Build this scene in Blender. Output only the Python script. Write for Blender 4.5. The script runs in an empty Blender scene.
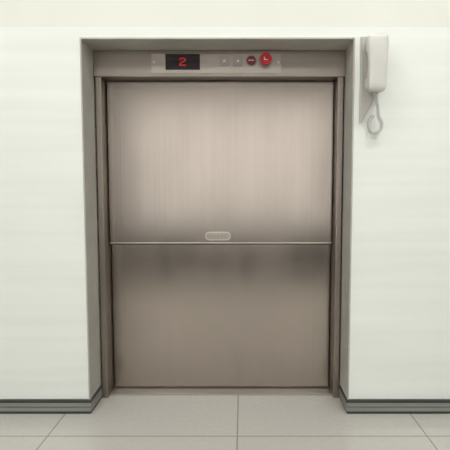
import bpy, bmesh, math
from mathutils import Vector
S=bpy.context.scene
try:
    S.view_settings.view_transform='Standard'
except Exception: pass

# ---------- materials ----------
def mat(name,col,rough=.5,metal=0,noise=0,nscale=(5,5,5),bump=0,bscale=(5,5,5),emit=None,estr=0,aniso=0,spec=None,rvar=0):
    m=bpy.data.materials.new(name); m.use_nodes=True
    nt=m.node_tree; b=nt.nodes['Principled BSDF']
    c=(*col,1)
    b.inputs['Base Color'].default_value=c
    b.inputs['Roughness'].default_value=rough
    b.inputs['Metallic'].default_value=metal
    if spec is not None: b.inputs['Specular IOR Level'].default_value=spec
    if aniso: b.inputs['Anisotropic'].default_value=aniso
    if emit:
        b.inputs['Emission Color'].default_value=(*emit,1); b.inputs['Emission Strength'].default_value=estr
    tc=nt.nodes.new('ShaderNodeTexCoord')
    def nz(sc,detail=4):
        mp=nt.nodes.new('ShaderNodeMapping'); mp.inputs['Scale'].default_value=sc
        nt.links.new(tc.outputs['Object'],mp.inputs['Vector'])
        n=nt.nodes.new('ShaderNodeTexNoise'); n.inputs['Scale'].default_value=1; n.inputs['Detail'].default_value=detail
        nt.links.new(mp.outputs[0],n.inputs['Vector']); return n
    if noise:
        n=nz(nscale)
        r=nt.nodes.new('ShaderNodeValToRGB')
        r.color_ramp.elements[0].position=.3; r.color_ramp.elements[1].position=.7
        r.color_ramp.elements[0].color=(*[x*(1-noise) for x in col],1)
        r.color_ramp.elements[1].color=(*[min(1,x*(1+noise)) for x in col],1)
        nt.links.new(n.outputs['Fac'],r.inputs[0]); nt.links.new(r.outputs[0],b.inputs['Base Color'])
    if bump:
        n=nz(bscale)
        bp=nt.nodes.new('ShaderNodeBump'); bp.inputs['Strength'].default_value=bump; bp.inputs['Distance'].default_value=.002
        nt.links.new(n.outputs['Fac'],bp.inputs['Height']); nt.links.new(bp.outputs[0],b.inputs['Normal'])
    if rvar:
        n=nz((7,7,3)); r=nt.nodes.new('ShaderNodeMapRange')
        r.inputs['From Min'].default_value=.3; r.inputs['From Max'].default_value=.7
        r.inputs['To Min'].default_value=rough-rvar; r.inputs['To Max'].default_value=rough+rvar
        nt.links.new(n.outputs['Fac'],r.inputs['Value']); nt.links.new(r.outputs[0],b.inputs['Roughness'])
    return m
M_wall=mat('wall_laminate',(.83,.855,.81),.45,noise=.03,nscale=(1.2,1,26))
M_wall2=mat('wall_upper_paint',(.78,.785,.715),.6,noise=.01)
M_paint=mat('room_paint',(.82,.82,.79),.7,noise=.01)
M_backdark=mat('back_wall_dark_reflect',(.17,.165,.155),.7,noise=.03)  # back wall darkened so the door reflects darker at top and edges
M_ceil=mat('ceiling_paint',(.85,.85,.83),.8,noise=.01)
M_reveal=mat('reveal_stone',(.45,.43,.385),.55,noise=.08,nscale=(9,9,14))
M_steel=mat('brushed_steel',(.365,.32,.28),.36,1,noise=.05,nscale=(2,2,260),aniso=.5)
M_door=mat('brushed_steel_door',(.375,.325,.285),.21,1,noise=.03,nscale=(260,260,1.5),bump=.015,bscale=(400,400,2),rvar=.03)
M_steel_l=mat('steel_plate',(.42,.37,.325),.33,1,noise=.03,nscale=(2,2,300))
M_edge=mat('steel_edge_polished',(.66,.61,.55),.3,1,noise=.02)
M_dark=mat('dark_gap',(.02,.018,.016),.7,noise=.1)
M_black=mat('display_glass',(.012,.005,.005),.25,noise=.1)
M_red=mat('led_red',(.5,.01,.02),.4,emit=(1,.015,.025),estr=.55,noise=.01)
M_btnred=mat('button_red',(.55,.015,.025),.3,noise=.05)
M_btnmar=mat('button_maroon',(.22,.02,.03),.35,noise=.05)
M_grey=mat('button_grey',(.36,.32,.28),.4,.6,noise=.05)
M_white=mat('white_mark',(.8,.78,.74),.5,noise=.02)
M_phone=mat('phone_plastic',(.62,.61,.58),.35,noise=.02)
M_phoned=mat('phone_bracket_plastic',(.46,.44,.40),.5,noise=.04)
M_cord=mat('cord_plastic',(.58,.57,.54),.45,noise=.02)
M_bb=mat('baseboard_band',(.24,.25,.225),.4,noise=.05,nscale=(3,3,40))
M_bbd=mat('baseboard_line',(.035,.04,.035),.4,noise=.1)
M_sill=mat('sill_steel',(.42,.39,.35),.4,.8,noise=.05,nscale=(2,200,2))
M_lamp=mat('lamp_diffuser',(1,1,1),.5,emit=(1,.99,.965),estr=14,noise=.001)
M_sheen=mat('added_sheen_glow',(1,1,1),.5,emit=(.98,.99,1),estr=.78,noise=.001)  # added glow behind the camera for door sheen and front light
M_reflsheet=mat('reflect_sheet_black',(.03,.03,.028),.8,noise=.2,nscale=(40,40,40))  # for the added sheet that darkens the lower door's reflection
M_lampf=mat('lamp_frame',(.8,.8,.8),.5,noise=.01)

# tiles
def tilemat():
    m=bpy.data.materials.new('floor_tile'); m.use_nodes=True; nt=m.node_tree; b=nt.nodes['Principled BSDF']
    tc=nt.nodes.new('ShaderNodeTexCoord'); mp=nt.nodes.new('ShaderNodeMapping')
    nt.links.new(tc.outputs['Object'],mp.inputs['Vector'])
    mp.inputs['Location'].default_value=(0.018,0.150,0)
    br=nt.nodes.new('ShaderNodeTexBrick'); br.offset=0; br.inputs['Scale'].default_value=1
    br.inputs['Brick Width'].default_value=.6; br.inputs['Row Height'].default_value=.6
    br.inputs['Mortar Size'].default_value=.0026; br.inputs['Mortar Smooth'].default_value=.3
    br.inputs['Color1'].default_value=(.49,.475,.435,1); br.inputs['Color2'].default_value=(.51,.495,.455,1)
    br.inputs['Mortar'].default_value=(.28,.26,.22,1)
    nt.links.new(mp.outputs[0],br.inputs['Vector'])
    n=nt.nodes.new('ShaderNodeTexNoise'); n.inputs['Scale'].default_value=60; n.inputs['Detail'].default_value=5
    nt.links.new(tc.outputs['Object'],n.inputs['Vector'])
    mx=nt.nodes.new('ShaderNodeMix'); mx.data_type='RGBA'; mx.blend_type='OVERLAY'; mx.inputs[0].default_value=.07
    nt.links.new(br.outputs['Color'],mx.inputs[6]); nt.links.new(n.outputs['Fac'],mx.inputs[7])
    nt.links.new(mx.outputs[2],b.inputs['Base Color']); b.inputs['Roughness'].default_value=.12
    return m
M_tile=tilemat()

# ---------- helpers ----------
def empty(n,loc):
    e=bpy.data.objects.new(n,None); e.location=loc; e.empty_display_size=.1; S.collection.objects.link(e); return e
def finish(name,bm,mats,parent=None,bevel=0,smooth=False):
    me=bpy.data.meshes.new(name); bmesh.ops.recalc_face_normals(bm,faces=bm.faces); bm.to_mesh(me); bm.free()
    o=bpy.data.objects.new(name,me); S.collection.objects.link(o)
    for m in (mats if isinstance(mats,list) else [mats]): me.materials.append(m)
    if smooth:
        for p in me.polygons: p.use_smooth=True
    if bevel:
        bv=o.modifiers.new('bevel','BEVEL'); bv.width=bevel; bv.segments=3; bv.limit_method='ANGLE'
    if parent:
        o.parent=parent; o.matrix_parent_inverse.identity(); o.location=-Vector(parent.location)
    return o
def addbox(bm,x0,x1,y0,y1,z0,z1,mi=0):
    vs=[bm.verts.new(p) for p in [(x0,y0,z0),(x1,y0,z0),(x1,y1,z0),(x0,y1,z0),(x0,y0,z1),(x1,y0,z1),(x1,y1,z1),(x0,y1,z1)]]
    for f in [(0,3,2,1),(4,5,6,7),(0,1,5,4),(1,2,6,5),(2,3,7,6),(3,0,4,7)]:
        fc=bm.faces.new([vs[i] for i in f]); fc.material_index=mi
def boxes(name,lst,mats,parent=None,bevel=0):
    bm=bmesh.new()
    for l in lst: addbox(bm,*l)
    return finish(name,bm,mats,parent,bevel)
def cyl(bm,x,y0,y1,z,r,mi=0,n=32,r2=None):
    r2=r if r2 is None else r2
    a=[bm.verts.new((x+r*math.cos(2*math.pi*i/n),y0,z+r*math.sin(2*math.pi*i/n))) for i in range(n)]
    b=[bm.verts.new((x+r2*math.cos(2*math.pi*i/n),y1,z+r2*math.sin(2*math.pi*i/n))) for i in range(n)]
    for i in range(n):
        f=bm.faces.new([a[i],a[(i+1)%n],b[(i+1)%n],b[i]]); f.material_index=mi
    f=bm.faces.new(a); f.material_index=mi
    f=bm.faces.new(b); f.material_index=mi
def prism(bm,pts,y0,y1,mi=0):
    a=[bm.verts.new((p[0],y0,p[1])) for p in pts]; b=[bm.verts.new((p[0],y1,p[1])) for p in pts]
    n=len(pts)
    for i in range(n):
        f=bm.faces.new([a[i],a[(i+1)%n],b[(i+1)%n],b[i]]); f.material_index=mi
    bm.faces.new(a).material_index=mi; bm.faces.new(b).material_index=mi
def stadium(cx,cz,w,h,n=12):
    r=h/2; L=w/2-r; P=[]
    for i in range(n+1):
        a=-math.pi/2+math.pi*i/n; P.append((cx+L+r*math.cos(a),cz+r*math.sin(a)))
    for i in range(n+1):
        a=math.pi/2+math.pi*i/n; P.append((cx-L+r*math.cos(a),cz+r*math.sin(a)))
    return P

# ---------- room ----------
XL,XR=-.536,.368; ZT=1.275; RX=2.0; BY=-3.4; H=2.6
boxes('wall_front',[
 (-RX,XL,0,.3,0,1.31,0),(XR,RX,0,.3,0,1.31,0),(XL,XR,0,.3,ZT,1.31,0),
 (-RX,RX,.0015,.3,1.31,H,1)],[M_wall,M_wall2])
boxes('wall_left',[(-RX-.1,-RX,BY,.3,0,H,0)],M_paint)
boxes('wall_right',[(RX,RX+.1,BY,.3,0,H,0)],M_paint)
boxes('wall_back',[(-RX,RX,BY-.1,BY,0,H,0)],M_backdark)
boxes('ceiling',[(-RX-.1,RX+.1,BY-.1,.3,H,H+.1,0)],M_ceil)
boxes('floor',[(-RX-.1,RX+.1,BY-.1,.3,-.1,0,0)],M_tile)
# unseen glow panel and dark sheet, added to shape reflections in the door
W=empty('sheen_panel_1',(0,BY,1.1))
wx0,wx1,wz0,wz1=-1.35,1.1,.36,1.80
boxes('sheen_panel_frame',[(wx0-.05,wx1+.05,BY,BY+.03,wz0-.05,wz0,0),(wx0-.05,wx1+.05,BY,BY+.03,wz1,wz1+.05,0),
  (wx0-.05,wx0,BY,BY+.03,wz0,wz1,0),(wx1,wx1+.05,BY,BY+.03,wz0,wz1,0)],M_lampf,W)
boxes('sheen_emitter',[(wx0,wx1,BY+.001,BY+.01,wz0,wz1,0)],M_sheen,W)
boxes('dark_reflect_sheet',[(-1.8,1.8,-3.35,-2.05,.0005,.012,0)],M_reflsheet,None,.004)  # out of view, added to reflect as a dark band below the seam

# baseboards that wrap into the reveal
def baseboard(name,side):
    t=.009; yb=.115
    lays=[(0,.010,1,t*.7),(.010,.0235,0,t),(.0235,.0265,1,t*.75),(.0265,.040,0,t),(.040,.050,1,t)]
    bm=bmesh.new()
    for z0,z1,mi,tt in lays:
        if side<0: addbox(bm,-RX,XL+tt,-tt,-.0002,z0,z1,mi); addbox(bm,XL+.0002,XL+tt,-.0002,yb,z0,z1,mi)
        else: addbox(bm,XR-tt,RX,-tt,-.0002,z0,z1,mi); addbox(bm,XR-tt,XR-.0002,-.0002,yb,z0,z1,mi)
    return finish(name,bm,[M_bb,M_bbd])
baseboard('baseboard_left',-1); baseboard('baseboard_right',1)

# stone reveal lining
lt=.005
boxes('trim_1',[(XL+.0002,XL+lt,-.004,.115,.05,ZT-.0002,0),(XR-lt,XR-.0002,-.004,.115,.05,ZT-.0002,0),
   (XL+lt,XR-lt,-.004,.115,ZT-lt,ZT-.0002,0)],M_reveal)

# ceiling lights
for i,(x,y) in enumerate([(-.8,-.95),(.8,-.95),(-.8,-2.4),(.8,-2.4)]):
    e=empty('ceiling_light' if i==0 else 'ceiling_light.%03d'%i,(x,y,H))
    boxes('frame',[(x-.32,x+.32,y-.32,y-.3,H-.02,H,0),(x-.32,x+.32,y+.3,y+.32,H-.02,H,0),
                   (x-.32,x-.3,y-.3,y+.3,H-.02,H,0),(x+.3,x+.32,y-.3,y+.3,H-.02,H,0)],M_lampf,e)
    boxes('diffuser',[(x-.3,x+.3,y-.3,y+.3,H-.012,H-.001,0)],M_lamp,e)

# ---------- elevator ----------
E=empty('service_elevator',((XL+XR)/2,.15,0))
JL,JR=-.506,.338; Z1=1.178; F=.115; D=.19
x0,x1=XL+lt,XR-lt
boxes('jamb_left',[(XL+.0095,JL,F,.24,0,Z1,0)],M_steel,E,.002)
boxes('jamb_right',[(JR,XR-.0095,F,.24,0,Z1,0)],M_steel,E,.002)
boxes('header',[(x0,x1,F-.004,.24,Z1,ZT-lt,0)],M_steel,E,.0025)
boxes('sill',[(JL,JR,F+.02,.24,0,.006,0)],M_sill,E,.001)
boxes('shaft_backing',[(JL,JR,.235,.24,.006,Z1,0)],M_dark,E)
# door panels - folded sheet pans
ZS=.577
boxes('door_upper_panel',[(JL+.004,JR-.004,D-.019,D+.01,ZS,Z1-.003,0),(JL+.004,JR-.004,D-.024,D-.0189,ZS-.001,ZS+.003,1)],[M_door,M_edge],E,.001)
boxes('door_lower_panel',[(JL+.004,JR-.004,D,D+.02,.010,ZS-.006,0)],M_door,E,.0015)
# pull handle plate
hx=-.094; hz=ZS+.027; yd=D-.019
bm=bmesh.new(); prism(bm,stadium(hx,hz,.096,.032),yd-.003,yd-.0001,0)
prism(bm,stadium(hx,hz,.090,.026),yd-.0042,yd-.003,1)
for k in range(5): addbox(bm,hx-.032+k*.014,hx-.024+k*.014,yd-.0055,yd-.0042,hz-.006,hz+.006,2)
finish('pull_handle',bm,[M_edge,M_steel_l,M_grey],E)
# operating panel
yh=F-.004
boxes('control_plate',[(-.325,.135,yh-.0025,yh,Z1+.012,ZT-.018,0)],M_steel_l,E,.001)
yp=yh-.0025
cz=1.228
boxes('display_screen',[(-.274,-.152,yp-.003,yp-.0001,cz-.027,cz+.027,0)],M_black,E,.001)
# dot-matrix "2"
rows=["01110","10001","00001","00110","01000","10000","11111"]
bm=bmesh.new(); px=.0040; ox=-.213-2.5*px*1.15; oz=cz+3.5*px
for r,row in enumerate(rows):
    for c,ch in enumerate(row):
        if ch=='1': addbox(bm,ox+c*px*1.15,ox+c*px*1.15+px*.85,yp-.0036,yp-.003,oz-(r+1)*px+.0006,oz-r*px,0)
finish('display_digit',bm,M_red,E)
bm=bmesh.new()
for bx in (-.066,-.018):
    addbox(bm,bx-.016,bx+.016,yp-.002,yp,cz-.014,cz+.018,0)
    addbox(bm,bx-.012,bx+.012,yp-.0045,yp-.002,cz-.010,cz+.014,1)
    prism(bm,[(bx-.005,cz),(bx+.005,cz),(bx,cz+.008)],yp-.0052,yp-.0045,2)
finish('call_buttons',bm,[M_grey,M_steel_l,M_white],E,.0006)
bm=bmesh.new()
cyl(bm,.029,yp-.003,yp,cz+.004,.020,0); cyl(bm,.029,yp-.008,yp-.003,cz+.004,.016,1)
addbox(bm,.019,.039,yp-.0088,yp-.008,cz+.0025,cz+.0055,2)
finish('alarm_button',bm,[M_grey,M_btnmar,M_white],E,.0006)
bm=bmesh.new()
cyl(bm,.080,yp-.004,yp,cz+.003,.025,0); cyl(bm,.080,yp-.015,yp-.004,cz+.003,.013,1); cyl(bm,.080,yp-.026,yp-.015,cz+.005,.021,1)
addbox(bm,.073,.0755,yp-.0268,yp-.026,cz,cz+.010,2); addbox(bm,.0755,.086,yp-.0268,yp-.026,cz,cz+.0025,2)
finish('stop_button',bm,[M_grey,M_btnred,M_white],E,.001)
bm=bmesh.new()
for sx in (-.315,.125): cyl(bm,sx,yp-.0015,yp,cz,.0045,0,20); addbox(bm,sx-.003,sx+.003,yp-.0018,yp-.0015,cz-.0005,cz+.0005,1)
finish('plate_screws',bm,[M_edge,M_dark],E)

# ---------- intercom phone ----------
P=empty('intercom_phone',(.43,-.02,1.18))
# back cradle
bm=bmesh.new(); prism(bm,[(.386,1.276),(.452,1.276),(.452,1.10),(.44,1.09),(.392,1.00),(.386,1.00)],-.012,-.0005,0)
finish('wall_bracket',bm,M_phoned,P,.003)
boxes('cradle',[(.400,.452,-.030,-.012,1.225,1.262,0),(.400,.452,-.030,-.012,1.105,1.14,0)],M_phone,P,.004)
# handset: loft of rounded-rect sections along z
secs=[(1.268,.028,.016,-.050),(1.262,.032,.022,-.050),(1.235,.033,.024,-.050),(1.215,.031,.016,-.057),(1.18,.029,.013,-.061),(1.145,.029,.015,-.057),(1.125,.030,.022,-.050),(1.100,.029,.022,-.049),(1.089,.024,.016,-.049)]
bm=bmesh.new(); rings=[]
for z,w,d,yc in secs:
    ring=[]
    for i in range(32):
        a=2*math.pi*i/32; c,s=math.cos(a),math.sin(a); e=.35
        ring.append(bm.verts.new((.427+w*math.copysign(abs(c)**e,c),yc+d*.9*math.copysign(abs(s)**e,s),z)))
    rings.append(ring)
for a,b in zip(rings,rings[1:]):
    for i in range(32): bm.faces.new([a[i],a[(i+1)%32],b[(i+1)%32],b[i]])
bm.faces.new(rings[0]); bm.faces.new(rings[-1])
o=finish('handset',bm,M_phone,P,smooth=True)
sm=o.modifiers.new('s','SUBSURF'); sm.levels=1; sm.render_levels=1
# cord: coiled loop
def curve(name,pts,r,m,parent):
    cu=bpy.data.curves.new(name,'CURVE'); cu.dimensions='3D'; cu.bevel_depth=r; cu.bevel_resolution=3; cu.use_fill_caps=True
    sp=cu.splines.new('POLY'); sp.points.add(len(pts)-1)
    for i,p in enumerate(pts): sp.points[i].co=(*p,1)
    o=bpy.data.objects.new(name,cu); S.collection.objects.link(o); cu.materials.append(m)
    o.parent=parent; o.location=-Vector(parent.location); return o
def cat(P,n):
    out=[]; Q=[P[0]]+P+[P[-1]]
    for i in range(1,len(Q)-2):
        p0,p1,p2,p3=[Vector(q) for q in Q[i-1:i+3]]
        for k in range(n):
            t=k/n; out.append(.5*((2*p1)+(-p0+p2)*t+(2*p0-5*p1+4*p2-p3)*t*t+(-p0+3*p1-3*p2+p3)*t**3))
    out.append(Vector(P[-1])); return out
path=cat([(.426,-.045,1.095),(.428,-.04,1.070),(.437,-.035,1.045),(.442,-.03,1.015),(.454,-.025,.995),(.450,-.022,.972),(.425,-.02,.965),(.415,-.018,.985),(.418,-.015,1.005),(.428,-.013,1.02)],40)
pts=[]
n=len(path)
for i,p in enumerate(path):
    d=(path[min(i+1,n-1)]-path[max(i-1,0)]).normalized()
    u=d.cross(Vector((0,1,0))).normalized(); v=d.cross(u)
    a=2*math.pi*i/7; pts.append(p+u*.0048*math.cos(a)+v*.0048*math.sin(a))
curve('coiled_cord',pts,.0018,M_cord,P)

# ---------- world + camera ----------
w=bpy.data.worlds.new('world'); S.world=w; w.use_nodes=True
w.node_tree.nodes['Background'].inputs[0].default_value=(1,1,1,1); w.node_tree.nodes['Background'].inputs[1].default_value=.3
cam=bpy.data.cameras.new('camera'); co=bpy.data.objects.new('camera',cam); S.collection.objects.link(co)
co.location=(0,-1.52,.77); co.rotation_euler=(math.radians(90-4.2),0,0)
cam.lens=36; cam.sensor_width=36; cam.shift_x=-.04; cam.clip_start=.01
S.camera=co
